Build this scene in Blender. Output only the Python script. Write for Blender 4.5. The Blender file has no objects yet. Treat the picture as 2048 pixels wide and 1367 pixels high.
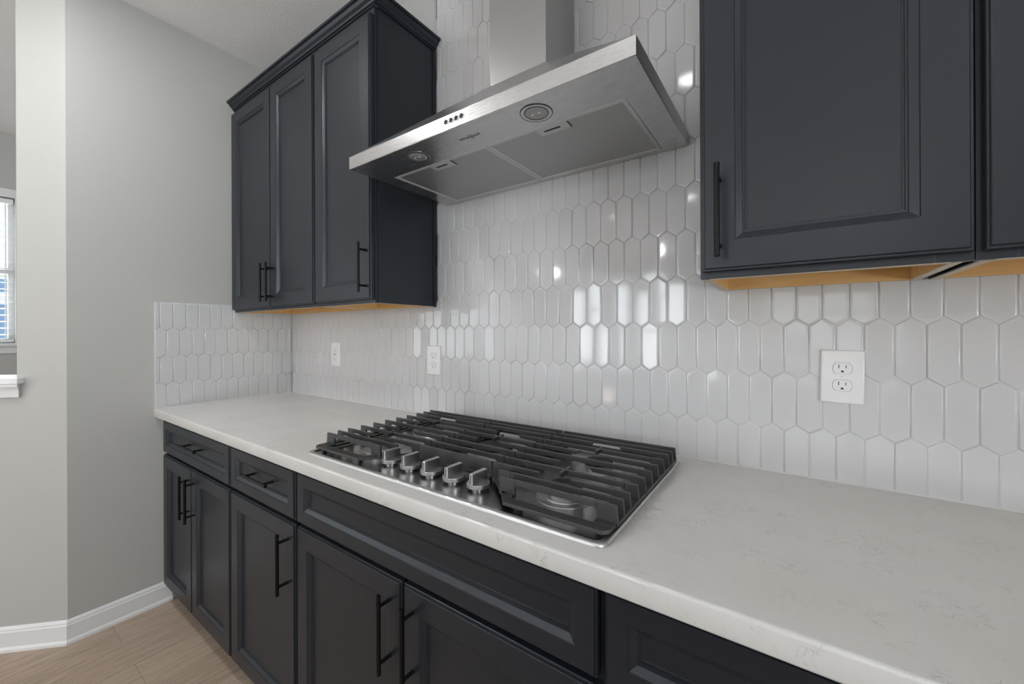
import bpy, math, random
from math import sin, cos, pi, radians
from mathutils import Vector, Matrix

random.seed(7)
S = bpy.context.scene
COL = S.collection

# ------------------------------------------------------------------ camera
IMG_W = 2048.0
F_PX, YAW, ROLL, V0 = 803.707, 0.6125, -0.0042, -21.464
CAM = Vector((2.4301, -1.1935, 1.2666))
fw = Vector((-sin(YAW), cos(YAW), 0)); rt = Vector((cos(YAW), sin(YAW), 0)); up = Vector((0, 0, 1))
r3 = rt * cos(ROLL) + up * sin(ROLL); u3 = up * cos(ROLL) - rt * sin(ROLL)
cd = bpy.data.cameras.new('camera'); cam = bpy.data.objects.new('camera', cd); COL.objects.link(cam)
cam.matrix_world = Matrix(((r3.x, u3.x, -fw.x, CAM.x), (r3.y, u3.y, -fw.y, CAM.y), (r3.z, u3.z, -fw.z, CAM.z), (0, 0, 0, 1)))
cd.sensor_fit = 'HORIZONTAL'; cd.sensor_width = 36.0; cd.lens = F_PX / IMG_W * 36.0
cd.shift_y = V0 / IMG_W; cd.clip_start = 0.02; cd.clip_end = 200
S.camera = cam

# ------------------------------------------------------------------ colour management, world, lights
S.view_settings.view_transform = 'Standard'; S.view_settings.look = 'None'
S.view_settings.gamma = 1.0; S.view_settings.exposure = -0.1
S.cycles.use_denoising = True
S.cycles.max_bounces = 10; S.cycles.diffuse_bounces = 5; S.cycles.glossy_bounces = 5
S.cycles.transparent_max_bounces = 12; S.cycles.caustics_reflective = False; S.cycles.caustics_refractive = False
S.cycles.sample_clamp_indirect = 6.0

w = bpy.data.worlds.new('sky'); S.world = w; w.use_nodes = True
bg = w.node_tree.nodes['Background']; bg.inputs[0].default_value = (0.82, 0.91, 1.0, 1); bg.inputs[1].default_value = 1.3


def area(name, loc, target, sx, sy, power, col=(1, 1, 1), shape='RECTANGLE', spread=pi):
    l = bpy.data.lights.new(name, 'AREA'); l.shape = shape; l.size = sx
    if shape in ('RECTANGLE', 'ELLIPSE'): l.size_y = sy
    l.energy = power; l.color = col; l.spread = spread
    o = bpy.data.objects.new(name, l); COL.objects.link(o); o.location = loc
    d = Vector(target) - Vector(loc); o.rotation_euler = d.to_track_quat('-Z', 'Y').to_euler()
    return o


# daylight entering through the windows of the room (lamps sit just outside the openings)
DAY = (0.91, 0.965, 1.0)
for wx in (-1.78, -0.78, 0.22):
    area('daylight_rear', (wx, -7.66, 1.45), (wx, 0, 1.45), 0.56, 1.8, 35, DAY)
area('daylight_rear_right', (2.9, -7.66, 1.5), (2.9, 0, 1.5), 1.3, 1.4, 11, DAY)
area('daylight_dining', (-2.48, -3.85, 1.5), (0, -3.85, 1.5), 1.6, 1.5, 25, DAY)
area('daylight_far', (-2.48, -1.31, 1.72), (0, -1.31, 1.72), 0.85, 1.0, 22, DAY)
area('side_fill', (5.38, -2.6, 1.55), (0, -2.6, 1.9), 1.5, 1.3, 42, DAY)  # fill lamp at the added side window, brightens the left wall
# added fill lamp outside the side window, aimed up to brighten the ceiling
area('ceiling_fill', (6.0, -2.6, 0.42), (0.3, -0.6, 2.9), 1.5, 0.5, 112, DAY)
sl = bpy.data.lights.new('sun', 'SUN'); sl.energy = 48.0; sl.angle = radians(1.0); sl.color = (1, 0.98, 0.95)
so = bpy.data.objects.new('sun', sl); COL.objects.link(so); so.location = (0, -9, 6)
so.rotation_euler = Vector((0.25, 1.0, -1.05)).to_track_quat('-Z', 'Y').to_euler()


# ------------------------------------------------------------------ materials
def mat(name, col, rough=0.5, metal=0.0, spec=0.5, **kw):
    m = bpy.data.materials.new(name); m.use_nodes = True
    b = m.node_tree.nodes['Principled BSDF']
    b.inputs['Base Color'].default_value = (*col, 1); b.inputs['Roughness'].default_value = rough
    b.inputs['Metallic'].default_value = metal; b.inputs['Specular IOR Level'].default_value = spec
    for k, v in kw.items(): b.inputs[k.replace('_', ' ')].default_value = v
    return m


def nodes(m):
    nt = m.node_tree
    return nt, nt.nodes, nt.links, nt.nodes['Principled BSDF']


def coords(nt, scale=(1, 1, 1), rot=(0, 0, 0)):
    tc = nt.nodes.new('ShaderNodeNewGeometry'); mp = nt.nodes.new('ShaderNodeMapping')
    mp.inputs['Scale'].default_value = scale; mp.inputs['Rotation'].default_value = rot
    nt.links.new(tc.outputs['Position'], mp.inputs['Vector'])
    return mp.outputs['Vector']


def noise(nt, vec, scale, detail=3, rough=0.55, dist=0.0):
    n = nt.nodes.new('ShaderNodeTexNoise'); n.inputs['Scale'].default_value = scale
    n.inputs['Detail'].default_value = detail; n.inputs['Roughness'].default_value = rough
    n.inputs['Distortion'].default_value = dist
    nt.links.new(vec, n.inputs['Vector'])
    return n.outputs['Fac']


def ramp(nt, fac, stops):
    r = nt.nodes.new('ShaderNodeValToRGB'); e = r.color_ramp.elements
    while len(e) < len(stops): e.new(0.5)
    for i, (p, c) in enumerate(stops):
        e[i].position = p; e[i].color = (*c, 1) if len(c) == 3 else c
    nt.links.new(fac, r.inputs['Fac'])
    return r.outputs['Color']


def bump(nt, b, h, strength, dist=0.001):
    n = nt.nodes.new('ShaderNodeBump'); n.inputs['Strength'].default_value = strength; n.inputs['Distance'].default_value = dist
    nt.links.new(h, n.inputs['Height']); nt.links.new(n.outputs['Normal'], b.inputs['Normal'])


def paint(name, col, rough, bs, scale):
    m = mat(name, col, rough, spec=0.3); nt, N, L, b = nodes(m)
    bump(nt, b, noise(nt, coords(nt), scale, 4), bs, 0.002)
    return m


M = {}
M['wall'] = paint('warm_grey_wall_paint', (0.49, 0.49, 0.469), 0.55, 0.12, 160)
M['ceiling'] = paint('knockdown_ceiling_paint', (0.90, 0.90, 0.905), 0.85, 0.55, 90)
M['trim'] = mat('white_semigloss_trim', (0.78, 0.785, 0.79), 0.32)
M['navy'] = mat('navy_black_cabinet_lacquer', (0.0105, 0.0130, 0.0188), 0.37, spec=0.50, Specular_Tint=(0.92, 0.96, 1.0, 1))
M['dark'] = mat('black_recess', (0.006, 0.006, 0.007), 0.6)
M['handle'] = mat('matte_black_handle', (0.004, 0.004, 0.0045), 0.34, spec=0.22)
M['tile'] = mat('glazed_white_tile', (0.60, 0.602, 0.608), 0.07, spec=0.5)
M['grout'] = mat('pale_grey_grout', (0.66, 0.66, 0.66), 0.8, spec=0.2)
M['plastic'] = mat('white_outlet_plastic', (0.80, 0.80, 0.805), 0.28)
M['slot'] = mat('dark_slot', (0.02, 0.02, 0.02), 0.6)
M['slotgrey'] = mat('grey_slot', (0.16, 0.16, 0.16), 0.6)
M['pull_mark'] = mat('dark_print', (0.035, 0.035, 0.038), 0.5)
M['cap'] = mat('black_burner_cap', (0.02, 0.02, 0.02), 0.45)
M['alu'] = mat('machined_aluminium', (0.50, 0.50, 0.50), 0.34, 1.0)
M['lens'] = mat('frosted_lamp_lens', (0.36, 0.36, 0.36), 0.25, 0.2)
M['lens_glint'] = mat('pale_lens_glint', (0.62, 0.62, 0.62), 0.15)  # pale colour standing in for highlights on the hood lenses
M['blind'] = mat('white_blind_slat', (0.85, 0.86, 0.86), 0.4)
M['siding'] = mat('blue_grey_siding', (0.22, 0.36, 0.55), 0.7)
M['latch'] = mat('pale_grey_latch', (0.56, 0.56, 0.56), 0.45, 0.3)

m = mat('cast_iron_grate', (0.040, 0.040, 0.041), 0.42, spec=0.5); M['iron'] = m
nt, N, L, b = nodes(m); bump(nt, b, noise(nt, coords(nt), 900, 2), 0.35, 0.0004)


def steel(name, col, rough, scale):
    m = mat(name, col, rough, 1.0); nt, N, L, b = nodes(m)
    f = noise(nt, coords(nt, scale), 230, 2, 0.5)
    mr = N.new('ShaderNodeMapRange'); mr.inputs['To Min'].default_value = rough - 0.02; mr.inputs['To Max'].default_value = rough + 0.03
    L.new(f, mr.inputs['Value']); L.new(mr.outputs[0], b.inputs['Roughness'])
    bump(nt, b, f, 0.003, 0.0003)
    return m


M['steel'] = steel('brushed_stainless_steel', (0.60, 0.60, 0.60), 0.27, (0.12, 14, 14))
M['steel_v'] = steel('brushed_stainless_chimney', (0.50, 0.50, 0.50), 0.30, (14, 14, 0.12))
M['deck'] = steel('brushed_cooktop_steel', (0.42, 0.42, 0.42), 0.24, (10, 0.4, 10))
M['rim'] = mat('satin_rim_steel', (0.66, 0.66, 0.66), 0.42, 1.0)
M['knob'] = steel('satin_knob_metal', (0.56, 0.56, 0.56), 0.30, (14, 0.12, 14))

# perforated filter mesh
m = mat('perforated_filter_steel', (0.40, 0.40, 0.40), 0.42, 0.85); M['filter'] = m
nt, N, L, b = nodes(m); v = coords(nt, (1, 1, 1), (0, 0, radians(45)))
vo = N.new('ShaderNodeTexVoronoi'); vo.inputs['Scale'].default_value = 520; vo.inputs['Randomness'].default_value = 0.0
L.new(v, vo.inputs['Vector'])
L.new(ramp(nt, vo.outputs['Distance'], [(0.22, (0.26, 0.26, 0.26)), (0.42, (0.47, 0.47, 0.47))]), b.inputs['Base Color'])

# quartz worktop: warm white, fine grey broken veins
m = mat('white_quartz', (0.66, 0.65, 0.63), 0.13, spec=0.5); M['quartz'] = m
nt, N, L, b = nodes(m); v = coords(nt, (1, 1.6, 1), (0, 0, radians(-38)))
n1 = noise(nt, v, 27, 5, 0.62, 1.5)
a = N.new('ShaderNodeMath'); a.operation = 'SUBTRACT'; a.inputs[1].default_value = 0.5; L.new(n1, a.inputs[0])
ab = N.new('ShaderNodeMath'); ab.operation = 'ABSOLUTE'; L.new(a.outputs[0], ab.inputs[0])
vein = ramp(nt, ab.outputs[0], [(0.0, (1, 1, 1)), (0.011, (0, 0, 0))])
mask = ramp(nt, noise(nt, coords(nt), 14, 4, 0.75), [(0.49, (0, 0, 0)), (0.62, (1, 1, 1))])
mu = N.new('ShaderNodeMath'); mu.operation = 'MULTIPLY'; L.new(vein, mu.inputs[0]); L.new(mask, mu.inputs[1])
sp = ramp(nt, noise(nt, coords(nt), 130, 3, 0.6), [(0.70, (0, 0, 0)), (0.78, (0.4, 0.4, 0.4))])
mx0 = N.new('ShaderNodeMath'); mx0.operation = 'MAXIMUM'; L.new(mu.outputs[0], mx0.inputs[0]); L.new(sp, mx0.inputs[1])
cl = ramp(nt, noise(nt, coords(nt), 5, 3), [(0.3, (0.61, 0.603, 0.585)), (0.7, (0.655, 0.648, 0.63))])
mx = N.new('ShaderNodeMix'); mx.data_type = 'RGBA'
L.new(mx0.outputs[0], mx.inputs['Factor']); L.new(cl, mx.inputs['A']); mx.inputs['B'].default_value = (0.34, 0.335, 0.33, 1)
L.new(mx.outputs['Result'], b.inputs['Base Color'])

# maple veneer under the wall cabinets
m = mat('maple_veneer', (0.55, 0.30, 0.11), 0.45); M['maple'] = m
nt, N, L, b = nodes(m)
L.new(ramp(nt, noise(nt, coords(nt, (1, 9, 9)), 7, 4), [(0.3, (0.62, 0.37, 0.14)), (0.7, (0.74, 0.49, 0.22))]), b.inputs['Base Color'])
M['ply'] = mat('raw_plywood_edge', (0.62, 0.53, 0.42), 0.7)

# plank floor: boards 0.18 m wide running along y
m = mat('oak_plank_floor', (0.4, 0.3, 0.22), 0.42); M['floor'] = m
nt, N, L, b = nodes(m)
v = coords(nt, (1, 1, 1), (0, 0, radians(90)))
br = N.new('ShaderNodeTexBrick'); br.inputs['Scale'].default_value = 1.0; br.offset = 0.37
br.inputs['Brick Width'].default_value = 1.22; br.inputs['Row Height'].default_value = 0.18
br.inputs['Mortar Size'].default_value = 0.0008; br.inputs['Mortar Smooth'].default_value = 0.2
br.inputs['Color1'].default_value = (0, 0, 0, 1); br.inputs['Color2'].default_value = (1, 1, 1, 1); br.inputs['Mortar'].default_value = (0.5, 0.5, 0.5, 1)
L.new(v, br.inputs['Vector'])
grain = noise(nt, coords(nt, (14, 1.1, 1)), 6, 6, 0.65, 0.6)
streak = noise(nt, coords(nt, (40, 1.6, 1)), 5, 3, 0.6)
ad = N.new('ShaderNodeMath'); ad.operation = 'MULTIPLY_ADD'; ad.inputs[1].default_value = 0.35; L.new(streak, ad.inputs[0]); L.new(grain, ad.inputs[2])
ad2 = N.new('ShaderNodeMath'); ad2.operation = 'MULTIPLY_ADD'; ad2.inputs[1].default_value = 0.16; L.new(br.outputs['Color'], ad2.inputs[0]); L.new(ad.outputs[0], ad2.inputs[2])
base = ramp(nt, ad2.outputs[0], [(0.42, (0.255, 0.185, 0.135)), (0.66, (0.40, 0.305, 0.235)), (0.95, (0.52, 0.41, 0.325))])
mx = N.new('ShaderNodeMix'); mx.data_type = 'RGBA'; L.new(br.outputs['Fac'], mx.inputs['Factor']); L.new(base, mx.inputs['A']); mx.inputs['B'].default_value = (0.24, 0.18, 0.135, 1)
L.new(mx.outputs['Result'], b.inputs['Base Color'])
bump(nt, b, grain, 0.08, 0.001)

# thin window pane
m = bpy.data.materials.new('window_glass'); m.use_nodes = True; M['glass'] = m
nt = m.node_tree; nt.nodes.clear()
o = nt.nodes.new('ShaderNodeOutputMaterial'); t = nt.nodes.new('ShaderNodeBsdfTransparent'); g = nt.nodes.new('ShaderNodeBsdfGlossy')
g.inputs['Roughness'].default_value = 0.02; fz = nt.nodes.new('ShaderNodeFresnel'); fz.inputs[0].default_value = 1.3
mxs = nt.nodes.new('ShaderNodeMixShader'); nt.links.new(fz.outputs[0], mxs.inputs[0]); nt.links.new(t.outputs[0], mxs.inputs[1]); nt.links.new(g.outputs[0], mxs.inputs[2])
nt.links.new(mxs.outputs[0], o.inputs[0])

# glowing glass of the added pendants that brighten ceiling and upper tile
m = bpy.data.materials.new('lit_fill_globe'); m.use_nodes = True; M['opal'] = m
b = m.node_tree.nodes['Principled BSDF']; b.inputs['Emission Color'].default_value = (0.965, 0.985, 1, 1); b.inputs['Emission Strength'].default_value = 120

# lamp diffuser of ceiling cans
m = bpy.data.materials.new('lit_lamp_diffuser'); m.use_nodes = True; M['lit'] = m
b = m.node_tree.nodes['Principled BSDF']; b.inputs['Emission Color'].default_value = (1, 0.97, 0.92, 1); b.inputs['Emission Strength'].default_value = 12


# ------------------------------------------------------------------ mesh helpers
class MB:
    """collects shapes in world coordinates and links them as one mesh object"""
    def __init__(s): s.v = []; s.f = []; s.mi = []

    def add(s, verts, faces, mi=0):
        o = len(s.v); s.v += [tuple(p) for p in verts]; s.f += [tuple(i + o for i in f) for f in faces]; s.mi += [mi] * len(faces)
        return s

    def box(s, x0, y0, z0, x1, y1, z1, mi=0):
        x0, x1 = sorted((x0, x1)); y0, y1 = sorted((y0, y1)); z0, z1 = sorted((z0, z1))
        v = [(x0, y0, z0), (x1, y0, z0), (x1, y1, z0), (x0, y1, z0), (x0, y0, z1), (x1, y0, z1), (x1, y1, z1), (x0, y1, z1)]
        return s.add(v, [(0, 3, 2, 1), (4, 5, 6, 7), (0, 1, 5, 4), (1, 2, 6, 5), (2, 3, 7, 6), (3, 0, 4, 7)], mi)

    def prism(s, poly, axis, a, b, mi=0):
        """poly: 2D outline; axis 'x': (y,z), 'y': (x,z), 'z': (x,y)"""
        def P(p, t): return {'x': (t, p[0], p[1]), 'y': (p[0], t, p[1]), 'z': (p[0], p[1], t)}[axis]
        n = len(poly)
        ar = sum(poly[i][0] * poly[(i + 1) % n][1] - poly[(i + 1) % n][0] * poly[i][1] for i in range(n))
        pl = list(poly) if ar > 0 else list(poly)[::-1]
        if axis == 'y': pl = pl[::-1]
        a, b = min(a, b), max(a, b)
        v = [P(p, a) for p in pl] + [P(p, b) for p in pl]
        f = [tuple(range(n))[::-1], tuple(range(n, 2 * n))] + [(i, (i + 1) % n, n + (i + 1) % n, n + i) for i in range(n)]
        return s.add(v, f, mi)

    def loops(s, ls, cap0=True, cap1=True, mi=0):
        n = len(ls[0]); v = [p for l in ls for p in l]; f = []
        for k in range(len(ls) - 1):
            for i in range(n):
                j = (i + 1) % n; f.append((k * n + i, k * n + j, (k + 1) * n + j, (k + 1) * n + i))
        if cap0: f.append(tuple(range(n))[::-1])
        if cap1: f.append(tuple(range((len(ls) - 1) * n, len(ls) * n)))
        return s.add(v, f, mi)

    def lathe(s, prof, c, axis='z', n=32, mi=0, cap0=True, cap1=True):
        ls = []
        for r, h in prof:
            l = []
            for i in range(n):
                a = 2 * pi * i / n
                if axis == 'z': l.append((c[0] + r * cos(a), c[1] + r * sin(a), c[2] + h))
                elif axis == 'y': l.append((c[0] + r * cos(a), c[1] - h, c[2] + r * sin(a)))      # h grows towards the viewer side (-y)
                elif axis == 'x': l.append((c[0] + h, c[1] + r * cos(a), c[2] + r * sin(a)))
                elif axis == '-z': l.append((c[0] + r * cos(a), c[1] - r * sin(a), c[2] - h))
            ls.append(l)
        return s.loops(ls, cap0, cap1, mi)

    def build(s, name, mats, parent=None, smooth=35, bevel=None):
        if not isinstance(mats, (list, tuple)): mats = [mats]
        off = Vector((0, 0, 0)); p = parent
        while p is not None: off += p.location; p = p.parent
        me = bpy.data.meshes.new(name)
        if parent is None:
            # origin at the base centre
            xs = [v[0] for v in s.v]; ys = [v[1] for v in s.v]; zs = [v[2] for v in s.v]
            loc = Vector(((min(xs) + max(xs)) / 2, (min(ys) + max(ys)) / 2, min(zs)))
        else: loc = Vector((0, 0, 0))
        o0 = off + loc
        me.from_pydata([(v[0] - o0.x, v[1] - o0.y, v[2] - o0.z) for v in s.v], [], s.f)
        for m_ in mats: me.materials.append(m_)
        if any(s.mi): me.polygons.foreach_set('material_index', s.mi)
        if smooth:
            me.polygons.foreach_set('use_smooth', [True] * len(me.polygons)); me.set_sharp_from_angle(angle=radians(smooth))
        me.update()
        o = bpy.data.objects.new(name, me); COL.objects.link(o); o.location = loc
        if parent is not None: o.parent = parent
        if bevel:
            bm = o.modifiers.new('bevel', 'BEVEL'); bm.width = bevel; bm.segments = 2; bm.limit_method = 'ANGLE'; bm.angle_limit = radians(40)
            bm.harden_normals = False
        return o


def thing(name, loc, label, cat, group=None):
    o = bpy.data.objects.new(name, None); COL.objects.link(o); o.location = loc
    o.empty_display_size = 0.05
    o['label'] = label; o['category'] = cat
    if group: o['group'] = group
    return o


def tag(o, label, cat, group=None):
    o['label'] = label; o['category'] = cat
    if group: o['group'] = group
    return o


def struct(o, label=None, cat=None):
    o['kind'] = 'structure'
    if label: o['label'] = label
    if cat: o['category'] = cat
    return o


def rect(x0, x1, z0, z1, y):
    return [(x0, y, z0), (x1, y, z0), (x1, y, z1), (x0, y, z1)]


def rrect(x0, x1, y0, y1, r, z, n=6):
    l = []
    for cx, cy, a0 in ((x1 - r, y0 + r, -90), (x1 - r, y1 - r, 0), (x0 + r, y1 - r, 90), (x0 + r, y0 + r, 180)):
        for i in range(n + 1):
            a = radians(a0 + 90 * i / n); l.append((cx + r * cos(a), cy + r * sin(a), z))
    return l


# ------------------------------------------------------------------ room shell
H = 2.74
YB = 0.009            # painted face of the back wall (tiles stand proud of it)
X0, X1, Y0 = -2.30, 5.20, -7.50


def wall_with_holes(axis, t0, t1, lo, hi, holes):
    """axis 'y': wall in x-z between y=t0..t1; axis 'x': wall in y-z"""
    mb = MB(); cuts = sorted({lo, hi, *[h[0] for h in holes], *[h[1] for h in holes]})
    for a, b in zip(cuts, cuts[1:]):
        zs = [(0, H)]
        for h in holes:
            if h[0] <= a and h[1] >= b: zs = [(0, h[2]), (h[3], H)]
        for z0, z1 in zs:
            if axis == 'y': mb.box(a, t0, z0, b, t1, z1)
            else: mb.box(t0, a, z0, t1, b, z1)
    return mb


struct(MB().box(X0 - .3, Y0 - .3, -0.1, X1 + .3, 1.4, 0).build('floor', M['floor'], smooth=None))
struct(MB().box(X0 - .3, Y0 - .3, H, X1 + .3, 1.4, H + .1).build('ceiling', M['ceiling'], smooth=None))
struct(MB().box(-0.004, YB, 0, X1, YB + .12, H).build('wall_back', M['wall'], smooth=None))
struct(MB().box(-0.115, -0.8965, 0, -0.004, YB + .12, H).build('wall_left', M['wall'], smooth=None))
WR = [(-2.08, -1.48, 0.5, 2.35), (-1.08, -0.48, 0.5, 2.35), (-0.08, 0.52, 0.5, 2.35), (2.2, 3.6, 0.8, 2.2)]
struct(wall_with_holes('y', Y0 - .12, Y0, X0, X1, WR).build('wall_rear', M['wall'], smooth=None))
WS = [(-3.4, -1.8, 0.45, 2.25)]  # unseen side window, added to bring in light from the right
struct(wall_with_holes('x', X1, X1 + .12, Y0, YB + .12, WS).build('wall_right', M['wall'], smooth=None))
WF = [(-1.75, -0.872, 1.195, 2.265), (-4.65, -3.05, 0.75, 2.265)]
struct(wall_with_holes('x', X0 - .12, X0, Y0, 1.2, WF).build('wall_far', M['wall'], smooth=None))
struct(MB().box(X0, 1.2, 0, -0.115, 1.32, H).build('wall_dining', M['wall'], smooth=None))

# angled wall at 45 degrees: full-height stub, then a half wall with a sill
A = Vector((-0.004, -0.8965, 0)); dA = Vector((-1, -1, 0)).normalized(); nA = Vector((1, -1, 0)).normalized()


def ang_prism(mb, s0, s1, z0, z1, n0=0.0, n1=-0.115):
    pts = [A + dA * s0 + nA * n0, A + dA * s1 + nA * n0, A + dA * s1 + nA * n1, A + dA * s0 + nA * n1]
    return mb.prism([(p.x, p.y) for p in pts], 'z', z0, z1)


SO = 0.1695
mb = MB(); ang_prism(mb, 0.0, SO, 0, H); ang_prism(mb, SO, 1.15, 0, 1.066)
struct(mb.build('wall_angled', M['wall'], smooth=None))

# sill cap with apron on the half wall
mb = MB()
pl = [A + dA * a + nA * n for a, n in ((SO - .026, .03), (1.19, .03), (1.19, -.15), (SO + .0005, -.15), (SO + .0005, .0006), (SO - .026, .0006))]
mb.prism([(p.x, p.y) for p in pl], 'z', 1.0662, 1.0885)
prof = [(0.001, 1.0105), (0.012, 1.0105), (0.0145, 1.022), (0.0145, 1.036), (0.018, 1.046), (0.025, 1.055), (0.025, 1.066), (0.001, 1.066)]
l0 = []; l1 = []
for n_, z_ in prof:
    e = 0.022 - (0.025 - n_) * 0.4
    p0 = A + dA * (SO - .0 - e) + nA * n_; p1 = A + dA * 1.17 + nA * n_
    l0.append((p0.x, p0.y, z_)); l1.append((p1.x, p1.y, z_))
mb.loops([l0, l1])
struct(mb.build('trim_1', M['trim'], bevel=0.0012), 'white pass-through sill with stepped apron on the half wall at the left edge', 'window sill')

# baseboards with shoe moulding
BP = [(0.0, 0), (0.016, 0), (0.0155, 0.010), (0.012, 0.017), (0.0105, 0.019), (0.0105, 0.076), (0.008, 0.080), (0.0075, 0.086), (0.004, 0.093), (0.0, 0.096)]
def board(p, q, n, ext0=0, ext1=0):
    mb = MB(); p, q, n = Vector(p), Vector(q), Vector(n); d = (q - p).normalized()
    def L_(base, k): return [(base.x + n.x * a + d.x * k * a, base.y + n.y * a + d.y * k * a, z) for a, z in BP]
    return mb.loops([L_(p, ext0), L_(q, ext1)])


t225 = math.tan(radians(22.5))
struct(board((-0.004, -0.56, 0), (-0.004, -0.8965, 0), (1, 0, 0), 0, t225).build('baseboard_left', M['trim'], smooth=None))
Aq = A + dA * 1.15
struct(board((A.x, A.y, 0), (Aq.x, Aq.y, 0), (nA.x, nA.y, 0), -t225, 0).build('baseboard_angled', M['trim'], smooth=None))


# windows
def window(i, axis, t, lo, hi, z0, z1, inward):
    """white sash window filling a wall hole; t = interior wall face, inward = +-1"""
    mb = MB(); c = 0.06; gl = MB()
    def bx(m_, a, b, za, zb, d0, d1):
        if axis == 'x': m_.box(t + inward * d0, a, za, t + inward * d1, b, zb)
        else: m_.box(a, t + inward * d0, za, b, t + inward * d1, zb)
    for a, b, za, zb in ((lo - c, lo, z0 - .02, z1 + c), (hi, hi + c, z0 - .02, z1 + c), (lo, hi, z1, z1 + c)): bx(mb, a, b, za, zb, 0.0, 0.016)
    bx(mb, lo - c - .02, hi + c + .02, z0 - .02, z0, 0, 0.045); bx(mb, lo - c, hi + c, z0 - .075, z0 - .02, 0, 0.014)
    for a, b, za, zb in ((lo, lo + .03, z0, z1), (hi - .03, hi, z0, z1), (lo + .03, hi - .03, z1 - .03, z1), (lo + .03, hi - .03, z0, z0 + .035),
                         (lo + .03, hi - .03, (z0 + z1) / 2 - .022, (z0 + z1) / 2 + .022)): bx(mb, a, b, za, zb, -0.105, -0.065)
    o = struct(mb.build('window_%d' % i, M['trim'], smooth=None))
    bx(gl, lo + .03, hi - .03, z0 + .03, z1 - .03, -0.088, -0.084)
    g_ = gl.build('glass_pane', M['glass'], o, smooth=None)
    return o


window(1, 'x', X0, *WF[0], 1)
for i_ in range(4): window(4 + i_, 'y', Y0, *WR[i_], 1)
window(2, 'x', X0, *WF[1], 1)
window(3, 'x', X1, *WS[0], -1)


def blind(root_name, label, x, y0, y1, z0, z1):
    r = thing(root_name, (x, (y0 + y1) / 2, z0), label, 'window blind')
    MB().box(x - .02, y0, z1 - .035, x + .02, y1, z1).build('headrail', M['blind'], r, smooth=None)
    MB().box(x - .018, y0, z0, x + .018, y1, z0 + .014).build('bottom_rail', M['blind'], r, smooth=None)
    mb = MB(); z = z0 + .05
    while z < z1 - .05:
        mb.prism([(x - .024, z + .004), (x + .024, z - .004), (x + .024, z - .0015), (x - .024, z + .0065)], 'y', y0, y1); z += .048
    mb.build('slats', M['blind'], r, smooth=None)
    for yy in (y0 + .12, y1 - .035):
        MB().box(x - .0255, yy - .002, z0 + .01, x - .0245, yy + .002, z1 - .03).box(x + .0245, yy - .002, z0 + .01, x + .0255, yy + .002, z1 - .03).build('ladder_cord', M['blind'], r, smooth=None)


blind('window_blind', 'open white slatted blind in the far window seen through the pass-through', X0 - .032, -1.742, -0.88, 1.205, 2.258)

# outside the far window
hw = MB().box(-8.0, -6, -0.5, -7.5, 4, 2.10).build('house_wall', M['siding'], smooth=None)
MB().box(-7.505, -6, 1.71, -7.47, 4, 1.90).build('white_band', M['trim'], hw, smooth=None)
tag(hw, 'blue house wall outdoors glimpsed low through the far window', 'house')


# ------------------------------------------------------------------ tiled backsplash (every tile modelled, slightly out of plane)
PX, PZ = 0.0499, 0.1288
ZPK = 1.036             # a row of upper joints
PK = 0.0175             # height of the pointed ends


def clip(poly, f):
    out = []
    for i in range(len(poly)):
        a, b = poly[i], poly[(i + 1) % len(poly)]; fa, fb = f(a), f(b)
        if fa >= 0: out.append(a)
        if (fa > 0 > fb) or (fa < 0 < fb):
            t = fa / (fa - fb); out.append((a[0] + (b[0] - a[0]) * t, a[1] + (b[1] - a[1]) * t))
    return out


def clip_rect(poly, x0, x1, z0, z1):
    for f in (lambda p: p[0] - x0, lambda p: x1 - p[0], lambda p: p[1] - z0, lambda p: z1 - p[1]):
        if poly: poly = clip(poly, f)
    q = []
    for p in poly:
        if not q or math.dist(p, q[-1]) > 1e-5: q.append(p)
    if len(q) > 1 and math.dist(q[0], q[-1]) < 1e-5: q.pop()
    return q


def parea(p): return 0.5 * sum(p[i][0] * p[(i + 1) % len(p)][1] - p[(i + 1) % len(p)][0] * p[i][1] for i in range(len(p)))


def inset(poly, d):
    n = len(poly); out = []
    for i in range(n):
        p, c, q = Vector(poly[i - 1]), Vector(poly[i]), Vector(poly[(i + 1) % n])
        e0 = (c - p).normalized(); e1 = (q - c).normalized()
        n0 = Vector((-e0.y, e0.x)); n1 = Vector((-e1.y, e1.x)); bis = n0 + n1
        if bis.length < 1e-6: return None
        bis.normalize(); k = max(0.35, bis.dot(n0)); v = c + bis * (d / k); out.append((v.x, v.y))
    return out


def add_tile(mb, poly, fn, tilt):
    """fn maps (u, z, depth) to world; depth 0 = front face"""
    if len(poly) < 3 or parea(poly) < 1.2e-4: return
    cu = sum(p[0] for p in poly) / len(poly); cz = sum(p[1] for p in poly) / len(poly)
    a, b_ = random.gauss(0, tilt * 1.6), random.gauss(0, tilt * .75); o_ = random.uniform(-.0002, .0002)
    ls = []
    for d, dep in ((0.0007, 0.0048), (0.0010, 0.0013), (0.0018, 0.0004), (0.0032, 0.0000), (0.0060, 0.0)):
        q = inset(poly, d)
        if q is None or parea(q) < 1e-5: return
        ls.append([fn(u, z, dep + a * (u - cu) + b_ * (z - cz) + o_) for u, z in q])
    mb.loops(ls, cap0=False)


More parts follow.
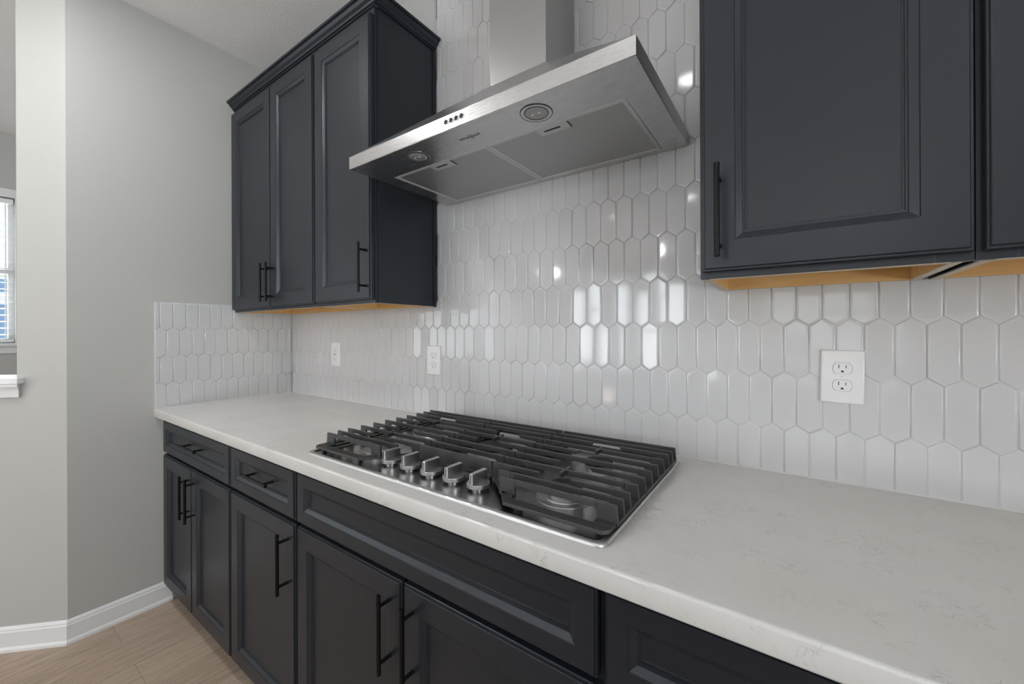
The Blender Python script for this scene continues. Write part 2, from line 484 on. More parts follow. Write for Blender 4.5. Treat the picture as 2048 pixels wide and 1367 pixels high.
def hexes(ulo, uhi, zlo, zhi, upk):
    k0 = int((zlo - ZPK) / PZ) - 2
    for k in range(k0, k0 + int((zhi - zlo) / PZ) + 5):
        zb = ZPK + k * PZ                                  # tiles whose straight sides start at zb
        off = upk if k % 2 == 0 else upk + PX / 2
        i0 = int((ulo - off) / PX) - 2
        for i in range(i0, i0 + int((uhi - ulo) / PX) + 4):
            u0 = off + i * PX; u1 = u0 + PX; zt = zb + PZ - PK
            yield [(u0, zb), ((u0 + u1) / 2, zb - PK), (u1, zb), (u1, zt), ((u0 + u1) / 2, zt + PK), (u0, zt)]


ZC = 0.914
TX0, TX1 = 1.2104, 2.2745       # full-height tile strip behind the hood
ZT = 1.388
mb = MB(); fb = lambda u, z, d: (u, d, z)
for hx in hexes(0, 3.3, ZC, H, 2.2337):
    us = [p[0] for p in hx]; zs = [p[1] for p in hx]
    if min(us) >= TX0 and max(us) <= TX1: add_tile(mb, clip_rect(hx, 0, 5, ZC + .001, H - .002), fb, .0145)
    else:
        add_tile(mb, clip_rect(hx, 0.004, 3.3, ZC + .001, ZT), fb, .0145)
        add_tile(mb, clip_rect(hx, TX0, TX1, ZT, H - .002), fb, .0145)
nt_ = len(mb.f)
mb.box(-0.003, 0.0023, ZC, 3.3, YB, ZT, 1); mb.box(TX0, 0.0023, ZT, TX1, YB, H - .001, 1)
mb.prism([(0.003, ZC + .0003), (-0.0032, ZC + .0003), (-0.0012, ZC + .0022), (0.003, ZC + .0042)], 'x', 0.004, 3.0, 1)   # caulk bead
tag(mb.build('tile_backsplash', [M['tile'], M['grout']], smooth=50), 'glossy white elongated-hexagon tile backsplash on the back wall behind the hood', 'backsplash')

mb = MB(); fl = lambda u, z, d: (0.004 - d, -u, z)         # left wall; u = -y
for hx in hexes(0, 0.63, ZC, 1.42, 0.5033 - PX * .0):
    add_tile(mb, [( -0 + p[0], p[1]) for p in clip_rect(hx, 0.0, 0.6205, ZC + .001, 1.4085)], lambda u, z, d: (0.004 - d, -u, z), .008)
mb.prism([(-0.003, ZC + .0003), (0.0072, ZC + .0003), (0.0052, ZC + .0022), (-0.003, ZC + .0042)], 'y', -0.6205, -0.0002, 1)
mb.box(-0.004, -0.6215, ZC, 0.0017, 0.0, 1.4095, 1)
tag(mb.build('tile_backsplash', [M['tile'], M['grout']], smooth=50), 'small return of white elongated-hexagon tile on the left side wall above the counter end', 'backsplash')


# ------------------------------------------------------------------ cabinets
def panel_loops(x0, x1, z0, z1, yf, rail, t=0.020):
    """framed door or drawer front facing -y; yf = front face"""
    P = [(0.0, t), (0.0, 0.0065), (0.0012, 0.0045), (0.0040, 0.0045), (0.0048, 0.0012), (0.0060, 0.0), (rail, 0.0),
         (rail + .0010, 0.0020), (rail + .0040, 0.0034), (rail + .0120, 0.0078), (rail + .0128, 0.0096), (rail + .0158, 0.0098), (rail + .0165, 0.0118), (rail + .0195, 0.0122), (rail + .020, 0.0128)]
    return [rect(x0 + i, x1 - i, z0 + i, z1 - i, yf + d) for i, d in P]


def front(name, parent, x0, x1, z0, z1, yf, rail, t=0.020):
    mb = MB(); mb.loops(panel_loops(x0, x1, z0, z1, yf, rail, t))
    return mb.build(name, M['navy'], parent, smooth=20)


def handle(parent, p, vertical, yf, length=0.178, cc=0.128):
    """bar pull centred at p=(x,z), standing on the face yf"""
    x, z = p; r = 0.0052; yb = yf - 0.032; mb = MB(); h = length / 2
    prof = [(0.0, -h), (r - .0008, -h), (r, -h + .0008), (r, -h + .010), (r - .0007, -h + .0105), (r - .0007, -h + .0118), (r, -h + .0123), (r, h - .0123),
            (r - .0007, h - .0118), (r - .0007, h - .0105), (r, h - .010), (r, h - .0008), (r - .0008, h), (0.0, h)]
    prof = prof[1:-1]
    mb.lathe(prof, (x, yb, z), 'z' if vertical else 'x', 16)
    for s_ in (-1, 1):
        c = (x, yf, z + s_ * cc / 2) if vertical else (x + s_ * cc / 2, yf, z)
        mb.lathe([(0.0048, 0.0), (0.0042, 0.002), (0.0042, 0.030)], c, 'y', 12)
    return mb.build('handle', M['handle'], parent, smooth=40)


def base_cabinet(x0, x1, label, drawer, doors, yf=-0.600):
    """drawer=(x0,x1,handle?) doors=[(x0,x1,handle x)]"""
    r = thing('base_cabinet', ((x0 + x1) / 2, -0.29, 0), label, 'base cabinet', 'navy base cabinets under the worktop')
    MB().box(x0, -0.58, 0.10, x1, -0.004 if x0 > .01 else -.004, 0.873).build('body', M['navy'], r, smooth=None)
    MB().box(x0, -0.52, 0.0, x1, -0.01, 0.10).build('toe_kick', M['dark'], r, smooth=None)
    d = front('drawer', r, drawer[0], drawer[1], 0.7145, 0.8625, yf, 0.038)
    if drawer[2]: handle(d, ((drawer[0] + drawer[1]) / 2, 0.792), False, yf + .0128)
    for a, b, hx in doors:
        o = front('door', r, a, b, 0.1015, 0.7030, yf, 0.055)
        if hx: handle(o, (hx, 0.588), True, yf)
    return r


base_cabinet(0.014, 0.7775, 'navy base cabinet with two doors and one drawer beside the left wall', (0.030, 0.7720, True),
             [(0.030, 0.3905, 0.363), (0.3935, 0.7720, 0.428)])
base_cabinet(0.7785, 1.2375, 'narrow navy base cabinet with one door and one drawer left of the cooktop', (0.7840, 1.2315, True), [(0.7840, 1.2315, 1.196)])
base_cabinet(1.2385, 2.1785, 'wide navy base cabinet with a long blank drawer front beneath the cooktop', (1.2440, 2.1725, False),
             [(1.2440, 1.7040, 1.667), (1.7105, 2.1725, 1.745)])
base_cabinet(2.1795, 2.96, 'navy base cabinet at the lower right corner, right of the cooktop cabinet', (2.1855, 2.955, True),
             [(2.1855, 2.568, 2.53), (2.572, 2.955, 2.61)])

ZU = 1.3715


def wall_cabinet(x0, x1, ztop, label, doors, side=False, yb=-0.001, li=0.0, ri=0.0):
    yf0 = -0.294
    r = thing('wall_cabinet', ((x0 + x1) / 2, -0.15, ZU), label, 'wall cabinet', 'navy wall cabinets')
    mb = MB(); t = 0.013; zb = ZU + .030
    f0, f1 = x0, x1; x0, x1 = x0 + li, x1 - ri
    mb.box(x0, yf0 + .019, ZU, x0 + t, yb, ztop); mb.box(x1 - t, yf0 + .019, ZU, x1, yb, ztop)                 # sides
    mb.box(x0 + t, yf0 + .019, ztop - t, x1 - t, yb, ztop)                                                       # top
    mb.box(f0, yf0, ZU, x0 + .036, yf0 + .019, ztop); mb.box(x1 - .036, yf0, ZU, f1, yf0 + .019, ztop)            # face frame
    mb.box(x0 + .036, yf0, ZU, x1 - .036, yf0 + .019, ZU + .038); mb.box(x0 + .036, yf0, ztop - .04, x1 - .036, yf0 + .019, ztop)
    if side:                                                                                                       # applied skin on the visible end, with scribe strips
        mb.box(x1, yf0 + .012, ZU + .001, x1 + .003, yb, ztop); mb.box(x1 + .003, yb - .014, ZU - .003, x1 + .0075, yb, ztop)
    mb.build('body', M['navy'], r, smooth=None, bevel=0.0008)
    u = MB(); u.box(x0 + t, yf0 + .019, zb, x1 - t, yb, zb + .006); u.box(x0 + t, yb - .015, ZU + .0005, x1 - t, yb, zb)
    u.box(x0 + t, yf0 + .019, ZU + .001, x0 + t + .004, yb - .015, zb); u.box(x1 - t - .004, yf0 + .019, ZU + .001, x1 - t, yb - .015, zb)
    u.box(x0 + t + .004, yf0 + .019, ZU + .0005, x1 - t - .004, yf0 + .023, zb)
    u.build('underside', M['maple'], r, smooth=None)['label'] = 'unpainted maple underside'
    e = MB(); e.box(x0 + .002, yf0 + .016, ZU - .0006, x0 + t + .004, yb - .002, ZU + .0008); e.box(x1 - t - .004, yf0 + .016, ZU - .0006, x1 - .002, yb - .002, ZU + .0008)
    e.box(x0 + t + .004, yf0 + .005, ZU - .0006, x1 - t - .004, yf0 + .022, ZU + .0008)
    e.build('raw_edge', M['ply'], r, smooth=None)['label'] = 'pale unpainted bottom edges'
    for a, b, hx in doors:
        o = front('door', r, a, b, 1.384, ztop - .033, yf0 - .021, 0.058)
        if hx: handle(o, (hx, 1.4955), True, yf0 - .021)
    return r


wall_cabinet(0.006, 0.8225, 2.44, 'two-door navy wall cabinet in the left corner', [(0.018, 0.4435, 0.4165), (0.4465, 0.8160, 0.4735)])
wall_cabinet(0.8235, 1.2000, 2.44, 'narrow one-door navy wall cabinet just left of the range hood', [(0.8285, 1.1965, 1.174)], True)
wall_cabinet(2.2725, 2.6535, 2.44, 'navy wall cabinet with one large door right of the range hood', [(2.2790, 2.6500, 2.3105)], ri=0.006)
wall_cabinet(2.6545, 3.3, 2.44, 'navy wall cabinet cut off by the right edge of the photo', [(2.6605, 2.975, 2.94), (2.981, 3.296, 3.01)], li=0.006)

# crown moulding: profile (projection, height) swept along the front and around the right end
CP = [(0.0, 0.0), (0.004, 0.0), (0.004, 0.006), (0.009, 0.008), (0.012, 0.014), (0.020, 0.020), (0.026, 0.030), (0.034, 0.032), (0.0345, 0.0405), (0.0, 0.0405)]


def crown(name, label, xa, xb, ret_a, ret_b):
    z0 = 2.4365; yc = -0.294; mb = MB(); ls = []
    if ret_a: ls.append([(xa - p, -0.001, z0 + h) for p, h in CP])
    ls.append([(xa - (p if ret_a else 0), yc - p, z0 + h) for p, h in CP])
    ls.append([(xb + (p if ret_b else 0), yc - p, z0 + h) for p, h in CP])
    if ret_b: ls.append([(xb + p, -0.001, z0 + h) for p, h in CP])
    mb.loops(ls)
    return tag(mb.build(name, M['navy'], smooth=None), label, 'crown molding')


crown('crown_molding', 'navy crown molding along the top of the left wall cabinets', 0.0, 1.2045, False, True)
crown('crown_molding', 'navy crown molding along the top of the right wall cabinets', 2.2705, 3.3, True, False)

# ------------------------------------------------------------------ worktop
mb = MB()
prof = [(0.0012, ZC), (-0.6185, ZC), (-0.6215, ZC - .0012), (-0.6235, ZC - .0035), (-0.6240, ZC - .0065), (-0.6240, ZC - .0345), (-0.6225, ZC - .0375), (-0.6205, ZC - .0385), (0.0012, ZC - .0385)]
mb.prism(prof, 'x', -0.003, 3.0)
tag(mb.build('countertop', M['quartz'], smooth=60), 'white quartz countertop with faint grey veins running under the cooktop', 'countertop')

# ------------------------------------------------------------------ gas cooktop
KX0, KX1, KY0, KY1 = 1.266, 2.180, -0.583, -0.042
ct = thing('gas_cooktop', (1.723, -0.3125, ZC), 'stainless five-burner gas cooktop with black grates set in the counter', 'cooktop')
mb = MB(); ls = []
for o_, r, z in ((0.0, .022, 0.0003), (0.0, .022, .0032), (.0012, .021, .0056), (.0030, .0195, .0066), (.0115, .0145, .0064), (.0135, .013, .0055), (.0150, .012, .0036), (.017, .0115, .0032)):
    ls.append(rrect(KX0 + o_, KX1 - o_, KY0 + o_, KY1 - o_, r, ZC + z))
mb.loops(ls[:6], cap1=False); mb.build('rim', M['rim'], ct, smooth=50)['label'] = 'bright rolled steel rim'
mb = MB(); mb.loops(ls[5:], cap0=False); mb.build('deck', M['deck'], ct, smooth=50)
ZD = ZC + .0032

BUR = [(1.420, -0.430, .034), (1.438, -0.240, .033), (1.730, -0.288, .054), (2.032, -0.436, .037), (2.028, -0.248, .034)]
for x, y, r in BUR:
    b = MB().lathe([(r + .024, 0), (r + .0235, .0012), (r + .021, .0014), (r + .019, .0004), (r + .006, .0004), (r + .004, .003), (r, .0036), (r, .0185), (r - .002, .0192)], (x, y, ZD), 'z', 40).build('burner', M['alu'], ct, smooth=35)
    MB().lathe([(r - .001, .0192), (r + .0005, .0205), (r + .0005, .0245), (r - .003, .0268), (r * .4, .0275)], (x, y, ZD), 'z', 40).build('burner_cap', M['cap'], b, smooth=35)['label'] = 'black burner cap'

for k in range(5):
    x = 1.5515 + .075 * k; y = -0.503
    mb = MB(); r = .0265
    mb.lathe([(.014, 0), (.014, .004), (r - .001, .0042), (r, .0055), (r, .0125), (r - .0012, .0140)], (x, y, ZD), 'z', 36)
    w0 = .0062
    bl = [rrect(x - w0, x + w0, y - r + .0005, y + r - .0005, .002, ZD + .0135, 2), rrect(x - w0 + .0006, x + w0 - .0006, y - r + .001, y + r - .0015, .002, ZD + .0365, 2), rrect(x - w0 + .0018, x + w0 - .0018, y - r + .0025, y + r - .003, .0015, ZD + .0378, 2)]
    kn = mb.build('knob', M['knob'], ct, smooth=35)
    MB().loops(bl).build('grip', M['knob'], kn, smooth=35)
    MB().box(x - .0006, y - r - .0001, ZD + .018, x + .0006, y - r + .0012, ZD + .0362).build('pointer_line', M['pull_mark'], kn, smooth=None)

YS = [-.516, -.4825, -.4475, -.401, -.3535, -.306, -.2585, -.211, -.1645, -.130, -.0965]
ZG0, ZG1, ZGT = ZC + .0118, ZC + .0190, ZC + .048          # frame bottom, frame top, grate top
T = .0062


def bar_full(mb, xa, xb, y, la=.030, lb=.030, t=T, window=True):
    zt, zu = ZGT, ZC + .0365
    a0, b0 = xa - .003, xb + .003
    q = [(a0, ZG0), (a0 + la, ZG0), (a0 + la, zu - .004), (a0 + la + .006, zu), (b0 - lb - .006, zu), (b0 - lb, zu - .004), (b0 - lb, ZG0), (b0, ZG0), (xb, zt), (xa, zt)]
    # split the concave outline into three convex pieces
    mb.prism([q[0], q[1], q[2], (q[2][0], zt), q[9]], 'y', y - t / 2, y + t / 2)
    mb.prism([(q[2][0], zt), q[2], q[3], q[4], q[5], (q[5][0], zt)], 'y', y - t / 2, y + t / 2)
    mb.prism([(q[5][0], zt), q[5], q[6], q[7], q[8]], 'y', y - t / 2, y + t / 2)


def bar_half(mb, xo, xi, y, leg=.030, t=T):
    """finger from outer end xo (with leg) to free tip xi"""
    s_ = 1 if xi > xo else -1; zt, zu = ZGT, ZC + .0365
    a0 = xo - s_ * .003
    mb.prism([(a0, ZG0), (a0 + s_ * leg, ZG0), (a0 + s_ * leg, zt), (xo, zt)], 'y', y - t / 2, y + t / 2)
    mb.prism([(a0 + s_ * leg, zu - .004), (a0 + s_ * (leg + .006), zu), (xi - s_ * .006, zu + .001), (xi, zt - .004), (xi, zt), (a0 + s_ * leg, zt)], 'y', y - t / 2, y + t / 2)


def cross(mb, x, y, h=.024):
    mb.prism([(y - h, ZGT), (y - h, ZC + .041), (y - h + .004, ZC + .037), (y + h - .004, ZC + .037), (y + h, ZC + .041), (y + h, ZGT)], 'x', x - .0036, x + .0036)


def mirror(mb, cx):
    mb.v = [(2 * cx - v[0], v[1], v[2]) for v in mb.v]; mb.f = [f[::-1] for f in mb.f]


def side_grate():
    """right-hand grate; the left one is its mirror image"""
    mb = MB(); xo = 2.176; xi = 1.852; gx0, gx1 = 1.979, 2.053; xc = 2.016
    bar_full(mb, 1.924, xo, YS[0], .040, .040, .0075); bar_full(mb, 1.895, xo, YS[1], .034, .026)
    for i in (3, 5, 7, 9, 10): bar_full(mb, xi, xo, YS[i], .026, .030)
    for i in (2, 4, 6, 8): bar_half(mb, xi, gx0, YS[i], .026); bar_half(mb, xo, gx1, YS[i])
    cross(mb, xc, YS[3]); cross(mb, xc, YS[7])
    # base frame
    mb.prism([(1.961, -.5605), (2.166, -.5605), (2.176, -.5505), (2.176, -.537), (1.941, -.537)], 'z', ZG0, ZG1)
    mb.prism([(1.941, -.537), (1.966, -.537), (1.955, -.512), (1.921, -.512)], 'z', ZG0, ZG1); mb.prism([(2.140, -.537), (2.176, -.537), (2.176, -.512), (2.140, -.512)], 'z', ZG0, ZG1)
    mb.prism([(2.156, -.512), (2.179, -.512), (2.179, -.094), (2.156, -.094)], 'z', ZG0, ZG1)
    mb.prism([(1.849, -.452), (1.8575, -.458), (1.872, -.448), (1.872, -.094), (1.849, -.094)], 'z', ZG0, ZG1)
    mb.prism([(1.8575, -.458), (1.935, -.5285), (1.955, -.512), (1.872, -.440)], 'z', ZG0, ZG1)
    mb.prism([(1.872, -.104), (2.156, -.104), (2.156, -.0925), (1.872, -.0925)], 'z', ZG0, ZG1)
    for fx, fy in ((1.985, -.535), (2.160, -.535), (2.166, -.105), (1.861, -.105), (1.862, -.44)): mb.lathe([(.006, ZD - ZC), (.006, .0120)], (fx, fy, ZC), 'z', 10)
    return mb


mb = side_grate(); mb.build('grate', M['iron'], ct, smooth=None, bevel=0.0011)['label'] = 'right black cast-iron grate'
mb = side_grate(); mirror(mb, 1.723); mb.build('grate', M['iron'], ct, smooth=None, bevel=0.0011)['label'] = 'left black cast-iron grate'
mb = MB(); xa, xb = 1.5985, 1.8475
for i in (3, 4, 6, 8, 9, 10): bar_full(mb, xa, xb, YS[i], .024, .024)
# front bar is a solid plate
mb.prism([(xa - .003, ZG0 + .006), (xb + .003, ZG0 + .006), (xb, ZGT), (xa, ZGT)], 'y', YS[2] - .0035, YS[2] + .0035)
for i in (5, 7): bar_half(mb, xa, 1.684, YS[i], .024); bar_half(mb, xb, 1.765, YS[i], .024)
cross(mb, 1.7225, YS[6])
for xs in ((1.5955, 1.617), (1.829, 1.8505)): mb.box(xs[0], -.455, ZG0, xs[1], -.094, ZG1)
mb.box(1.617, -.462, ZG0, 1.829, -.448, ZG1); mb.box(1.617, -.104, ZG0, 1.829, -.0925, ZG1)
for fx in (1.606, 1.840):
    for fy in (-.448, -.105): mb.lathe([(.006, ZD - ZC), (.006, .0120)], (fx, fy, ZC), 'z', 10)
mb.build('grate', M['iron'], ct, smooth=None, bevel=0.0011)['label'] = 'middle black cast-iron grate'

# ------------------------------------------------------------------ range hood
HX0, HX1, HYF, HZ0, HZ1 = 1.2830, 2.1915, -0.4500, 1.7780, 1.8165
CX0, CX1, CYF, CZ = 1.6395, 1.8465, -0.187, 2.042
YW = -0.0030
hd = thing('range_hood', (1.737, -0.22, HZ0), 'stainless steel chimney range hood mounted above the cooktop', 'range hood')
FX0, FX1, FY0, FY1 = 1.344, 2.128, -0.3260, -0.0215
mb = MB()
c = .003
out0 = [(HX0 + .001, HYF + .001, HZ0), (HX1 - .001, HYF + .001, HZ0), (HX1 - .001, YW, HZ0), (HX0 + .001, YW, HZ0)]
o1 = [(HX0, HYF, HZ0 + .0012), (HX1, HYF, HZ0 + .0012), (HX1, YW, HZ0 + .0012), (HX0, YW, HZ0 + .0012)]
o2 = [(HX0, HYF, HZ1), (HX1, HYF, HZ1), (HX1, YW, HZ1), (HX0, YW, HZ1)]
o3 = [(HX0 + .004, HYF + .003, HZ1 + .002), (HX1 - .004, HYF + .003, HZ1 + .002), (HX1 - .004, YW, HZ1 + .002), (HX0 + .004, YW, HZ1 + .002)]
o4 = [(CX0 - .004, CYF - .003, CZ), (CX1 + .004, CYF - .003, CZ), (CX1 + .004, YW, CZ), (CX0 - .004, YW, CZ)]
mb.loops([out0, o1, o2, o3, o4], cap0=False)
inn = [(FX0, FY0, HZ0), (FX1, FY0, HZ0), (FX1, FY1, HZ0), (FX0, FY1, HZ0)]
inn2 = [(p[0], p[1], HZ0 + .014) for p in inn]
mb.add(out0 + inn, [(0, 4, 5, 1), (1, 5, 6, 2), (2, 6, 7, 3), (3, 7, 4, 0)])
mb.add(inn + inn2, [(0, 4, 5, 1), (1, 5, 6, 2), (2, 6, 7, 3), (3, 7, 4, 0), (4, 7, 6, 5)])
mb.build('canopy', M['steel'], hd, smooth=None)
MB().box(CX0, CYF, CZ - .004, CX1, YW, H - .001).build('chimney', M['steel_v'], hd, smooth=None, bevel=0.0012)

for (a, b, tx) in ((FX0 + .001, 1.7345, 1.545), (1.7355, FX1 - .001, 1.934)):
    mb = MB(); fr = .010; zt = HZ0 + .010; zb_ = HZ0 - .0008
    a1, b1, c1, d1 = a + fr, b - fr, FY0 + .001 + fr, FY1 - .001 - fr
    for q in ((a, FY0 + .001, b, c1), (a, d1, b, FY1 - .001), (a, c1, a1, d1), (b1, c1, b, d1)): mb.box(q[0], q[1], zb_, q[2], q[3], zt)
    fo = mb.build('filter', M['latch'], hd, smooth=None, bevel=0.0008)
    MB().box(a1 - .002, c1 - .002, HZ0 + .0012, b1 + .002, d1 + .002, HZ0 + .004).build('mesh_panel', M['filter'], fo, smooth=None)['label'] = 'fine perforated mesh'
    mb = MB(); mb.prism([(tx - .043, FY0 + .008), (tx + .043, FY0 + .008), (tx + .040, FY0 + .043), (tx - .043, FY0 + .043)], 'z', HZ0 - .0006, HZ0 + .003)
    lo = mb.build('latch', M['latch'], fo, smooth=None)
    MB().box(tx - .026, FY0 + .021, HZ0 - .0012, tx + .019, FY0 + .0275, HZ0).build('latch_slot', M['slot'], lo, smooth=None)['label'] = 'dark latch slot'
    MB().box(tx + .0425, FY0 + .010, HZ0 - .0008, tx + .0440, FY0 + .043, HZ0).build('latch_gap', M['slot'], lo, smooth=None)

for x in (1.5308, 1.9365):
    y = -0.3880
    lp = MB().lathe([(.0375, -.0002), (.0370, .0012), (.0355, .0016), (.0300, .0010), (.0285, .0006)], (x, y, HZ0), '-z', 40, cap0=False).build('lamp', M['steel'], hd, smooth=40)
    rg = MB()
    for r_ in (.0370, .0275): rg.lathe([(r_, .0008), (r_ + .0010, .0019), (r_ + .0018, .0008)], (x, y, HZ0), '-z', 40, cap0=False, cap1=False)
    rg.build('lamp_groove', M['pull_mark'], lp, smooth=None)
    MB().lathe([(.0270, .0006), (.0250, .0022), (.0190, .0028), (.0150, .0018), (.0080, .0030), (.0030, .0036)], (x, y, HZ0), '-z', 36).build('lamp_lens', M['lens'], lp, smooth=60)['label'] = 'frosted round lens'
    d = MB()  # two pale raised dots drawn as highlights on the lens
    for dx in (-.009, .009): d.lathe([(.0026, .002), (.0022, .0040), (.001, .0044)], (x + dx, y - .002, HZ0), '-z', 12)
    d.build('lens_glint', M['lens_glint'], lp, smooth=60)

for k in range(4):
    x = 1.7050 + .0177 * k; z = 1.7998
    bt = MB().lathe([(.0060, 0), (.0060, .0012), (.0052, .0016), (.0050, .0006)], (x, HYF, z), 'y', 20).build('button', M['steel'], hd, smooth=40)
    st = [((.0068 if i % 2 == 0 else .0042) * sin(pi * i / 5), (.0068 if i % 2 == 0 else .0042) * cos(pi * i / 5)) for i in range(10)]
    mk = MB(); n = len(st)
    mk.add([(x, HYF - .0042, z)] + [(x + p, HYF - .0030, z + q) for p, q in st] + [(x + p, HYF - .0005, z + q) for p, q in st],
           [(0, 1 + (i + 1) % n, 1 + i) for i in range(n)] + [(1 + i, 1 + (i + 1) % n, 11 + (i + 1) % n, 11 + i) for i in range(n)])
    mk.build('button_cap', M['slot'], bt, smooth=None)['label'] = 'dark star-shaped button cap'
    ic = MB().box(x - .0028, HYF - .0003, z - .0118, x + .0028, HYF + .0002, z - .0108)
    if k > 0: MB().box(x - .0016, HYF - .0003, z + .0098, x + .0016, HYF + .0002, z + .0118).build('button_icon', M['slotgrey'], bt, smooth=None)
    ic.build('button_icon', M['slotgrey'], bt, smooth=None)

# lettering printed on the underside
cu = bpy.data.curves.new('lettering', 'FONT'); cu.body = 'Whirlpool'; cu.size = 0.0165; cu.extrude = 0.0002; cu.align_x = 'CENTER'; cu.resolution_u = 4
to = bpy.data.objects.new('lettering_tmp', cu); COL.objects.link(to)
dg = bpy.context.evaluated_depsgraph_get(); me = bpy.data.meshes.new_from_object(to.evaluated_get(dg))
bpy.data.objects.remove(to)
xs = [v.co.x for v in me.vertices]; k = 0.0665 / (max(xs) - min(xs)); cxm = (max(xs) + min(xs)) / 2
mb = MB()
mb.add([(1.7325 + (v.co.x - cxm) * k, -0.3865 - v.co.y * k, HZ0 - .0003 - v.co.z) for v in me.vertices], [tuple(p.vertices)[::-1] for p in me.polygons])
rg = []                                                         # swoosh ring round the middle letters
for rr in (1.0, 0.90):
    rg.append([(1.7385 + .0095 * rr * cos(a_) , -0.3905 + .0105 * rr * sin(a_) , HZ0 - .0004) for a_ in [2 * pi * i / 40 for i in range(40)]])
n = 40
mb.add(rg[0] + rg[1], [(i, (i + 1) % n, n + (i + 1) % n, n + i) for i in range(6, 36)])
mb.build('lettering', M['pull_mark'], hd, smooth=None)['label'] = 'dark printed lettering with a swirl ring'


# ------------------------------------------------------------------ wall outlets
def outlet(cx, cz, label, style, roll=0.0, w_=.0785, h_=.1215):
    yt = -0.0006; r = thing('wall_outlet', (cx, yt, cz), label, 'outlet')
    hw, hh = w_ / 2, h_ / 2
    def R(i, d): return rect(cx - hw + i, cx + hw - i, cz - hh + i, cz + hh - i, yt - d)
    MB().loops([R(0, 0), R(0, .0025), R(.0012, .0042), R(.0040, .0056), R(.0046, .0057)]).build('cover_plate', M['plastic'], r, smooth=40)
    yp = yt - .0057

    def face(zc_, hw_, hh_, cut):
        pts = [(cx + hw_ * max(-1, min(1, 1.0 * cos(a_) * 1.0)), zc_ + max(-cut, min(cut, hh_ * sin(a_)))) for a_ in [2 * pi * i / 40 for i in range(40)]]
        return pts
    if style == 'duplex':
        for s_ in (1, -1):
            zc_ = cz + s_ * .0195
            pts = [(cx + .0175 * cos(a_), zc_ + max(-.0125, min(.0125, .0172 * sin(a_)))) for a_ in [2 * pi * i / 48 for i in range(48)]]
            gp = MB(); gp.loops([[(cx + (p[0] - cx) * 1.03, yp + .0006, zc_ + (p[1] - zc_) * 1.03) for p in pts], [(cx + (p[0] - cx) * 1.03, yp - .00025, zc_ + (p[1] - zc_) * 1.03) for p in pts]])
            rc = MB().loops([[(p[0], yp, p[1]) for p in pts], [(p[0], yp - .0010, p[1]) for p in pts], [(cx + (p[0] - cx) * .97, yp - .0016, zc_ + (p[1] - zc_) * .97) for p in pts]]).build('receptacle', M['plastic'], r, smooth=30)
            gp.build('gap', M['slotgrey'], rc, smooth=None)
            sl = MB().box(cx - .0075, yp - .0019, zc_ + .000, cx - .0055, yp - .0012, zc_ + .0085).box(cx + .0055, yp - .0019, zc_ + .0005, cx + .0072, yp - .0012, zc_ + .0075)
            sl.build('slots', M['slotgrey'], rc, smooth=None)
            gh = [(cx + .0026 * cos(a_), zc_ - .0072 + max(-.0017, .0026 * sin(a_))) for a_ in [2 * pi * i / 20 for i in range(20)]]
            MB().loops([[(p[0], yp - .0012, p[1]) for p in gh], [(p[0], yp - .0019, p[1]) for p in gh]]).build('ground_hole', M['slot'], rc, smooth=None)
        MB().lathe([(.0028, 0), (.0026, .0010), (.001, .0013)], (cx, yp, cz), 'y', 16).build('screw', M['plastic'], r, smooth=40)
    else:
        rc = MB().loops([rect(cx - .0165, cx + .0165, cz - .0335, cz + .0335, yp), rect(cx - .0165, cx + .0165, cz - .0335, cz + .0335, yp - .0012), rect(cx - .0158, cx + .0158, cz - .0328, cz + .0328, yp - .0017)]).build('receptacle', M['plastic'], r, smooth=30)
        sl = MB()
        for s_ in (1, -1):
            zc_ = cz + s_ * .0225
            sl.box(cx - .0072, yp - .0020, zc_ - .002, cx - .0052, yp - .0014, zc_ + .006).box(cx + .0052, yp - .0020, zc_ - .002, cx + .0070, yp - .0014, zc_ + .0055)
            sl.box(cx - .0022, yp - .0020, zc_ - .010, cx + .0022, yp - .0014, zc_ - .0062)
        for dx in (-.008, .008): sl.box(cx + dx - .0025, yp - .0020, cz - .0055, cx + dx + .0025, yp - .0014, cz + .0055)
        sl.build('slots', M['slotgrey'], rc, smooth=None)
    r.rotation_euler = (0, roll, 0)
    return r


outlet(0.4645, 1.1500, 'white outlet with a charger module on the tile nearest the left corner', 'usb')
outlet(1.1915, 1.1465, 'white duplex outlet on the tile behind the left end of the cooktop', 'duplex')
outlet(2.5195, 1.1590, 'slightly tilted large white duplex outlet on the tile under the right wall cabinet', 'duplex', radians(1.0))


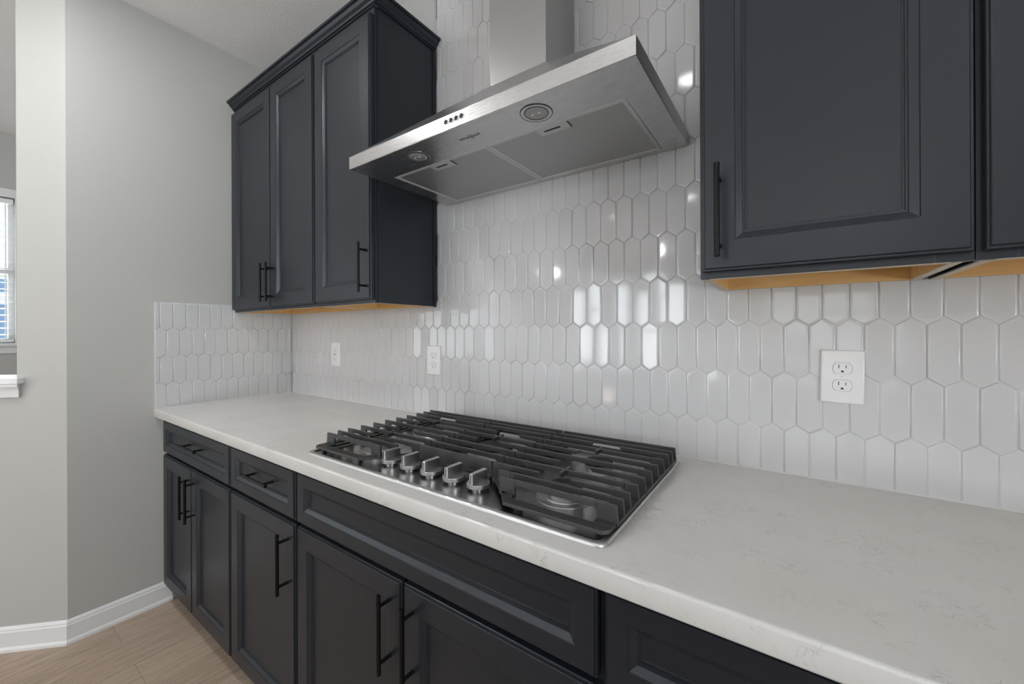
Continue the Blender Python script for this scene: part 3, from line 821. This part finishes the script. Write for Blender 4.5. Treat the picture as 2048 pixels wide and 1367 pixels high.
# ------------------------------------------------------------------ recessed ceiling lights of the kitchen
for x, y, pw in ((0.55, -1.3, 12.0), (1.84, -1.28, 0.5), (3.2, -1.3, 0.5), (0.6, -3.9, 1), (1.9, -3.9, 1), (3.6, -3.9, 1)):
    r = thing('ceiling_light', (x, y, H), 'recessed round ceiling light out of frame above the kitchen', 'ceiling light', 'recessed ceiling lights')
    MB().lathe([(.062, .0), (.090, .0), (.088, .006), (.064, .010), (.060, .004)], (x, y, H), '-z', 32, cap0=False, cap1=False).build('trim_ring', M['trim'], r, smooth=40)
    MB().lathe([(.062, .002), (.060, .0045), (.02, .005)], (x, y, H), '-z', 32).build('diffuser', M['lit'], r, smooth=40)
    area('can_light', (x, y, H - .012), (x, y, 0), .12, .12, pw, (0.965, 0.985, 1), 'DISK')

# unseen island and pendants behind the camera, added to brighten the ceiling
il = thing('bounce_island', (2.1, -2.75, 0), 'added unseen navy island with white quartz top that bounces light upward', 'kitchen island')
MB().box(1.05, -3.10, 0.10, 3.35, -2.40, 0.875).build('body', M['navy'], il, smooth=None)
MB().box(1.10, -3.05, 0, 3.30, -2.46, 0.10).build('toe_kick', M['dark'], il, smooth=None)
MB().box(0.95, -3.30, 0.8755, 3.45, -2.36, 0.914).build('island_top', M['quartz'], il, smooth=None, bevel=0.003)
for k in range(3):
    x, y, z = 0.15 + 1.32 * k, -2.75, 1.98
    r = thing('fill_pendant', (x, y, H), 'added opal globe fill lamp hanging unseen behind the camera', 'pendant lamp', 'added fill lamps behind the camera')
    MB().lathe([(.055, 0), (.055, .016), (.012, .024)], (x, y, H - .0002), '-z', 24).build('canopy', M['handle'], r)
    MB().lathe([(.003, .02), (.003, H - z - .05)], (x, y, H), '-z', 8).build('cord', M['handle'], r)
    MB().lathe([(.022, 0), (.026, .035), (.010, .05)], (x, y, z + .038), 'z', 20).build('socket', M['handle'], r)
    MB().lathe([(.045 * sin(pi * i / 16), -.045 * cos(pi * i / 16)) for i in range(1, 16)], (x, y, z), 'z', 24).build('globe', M['opal'], r)
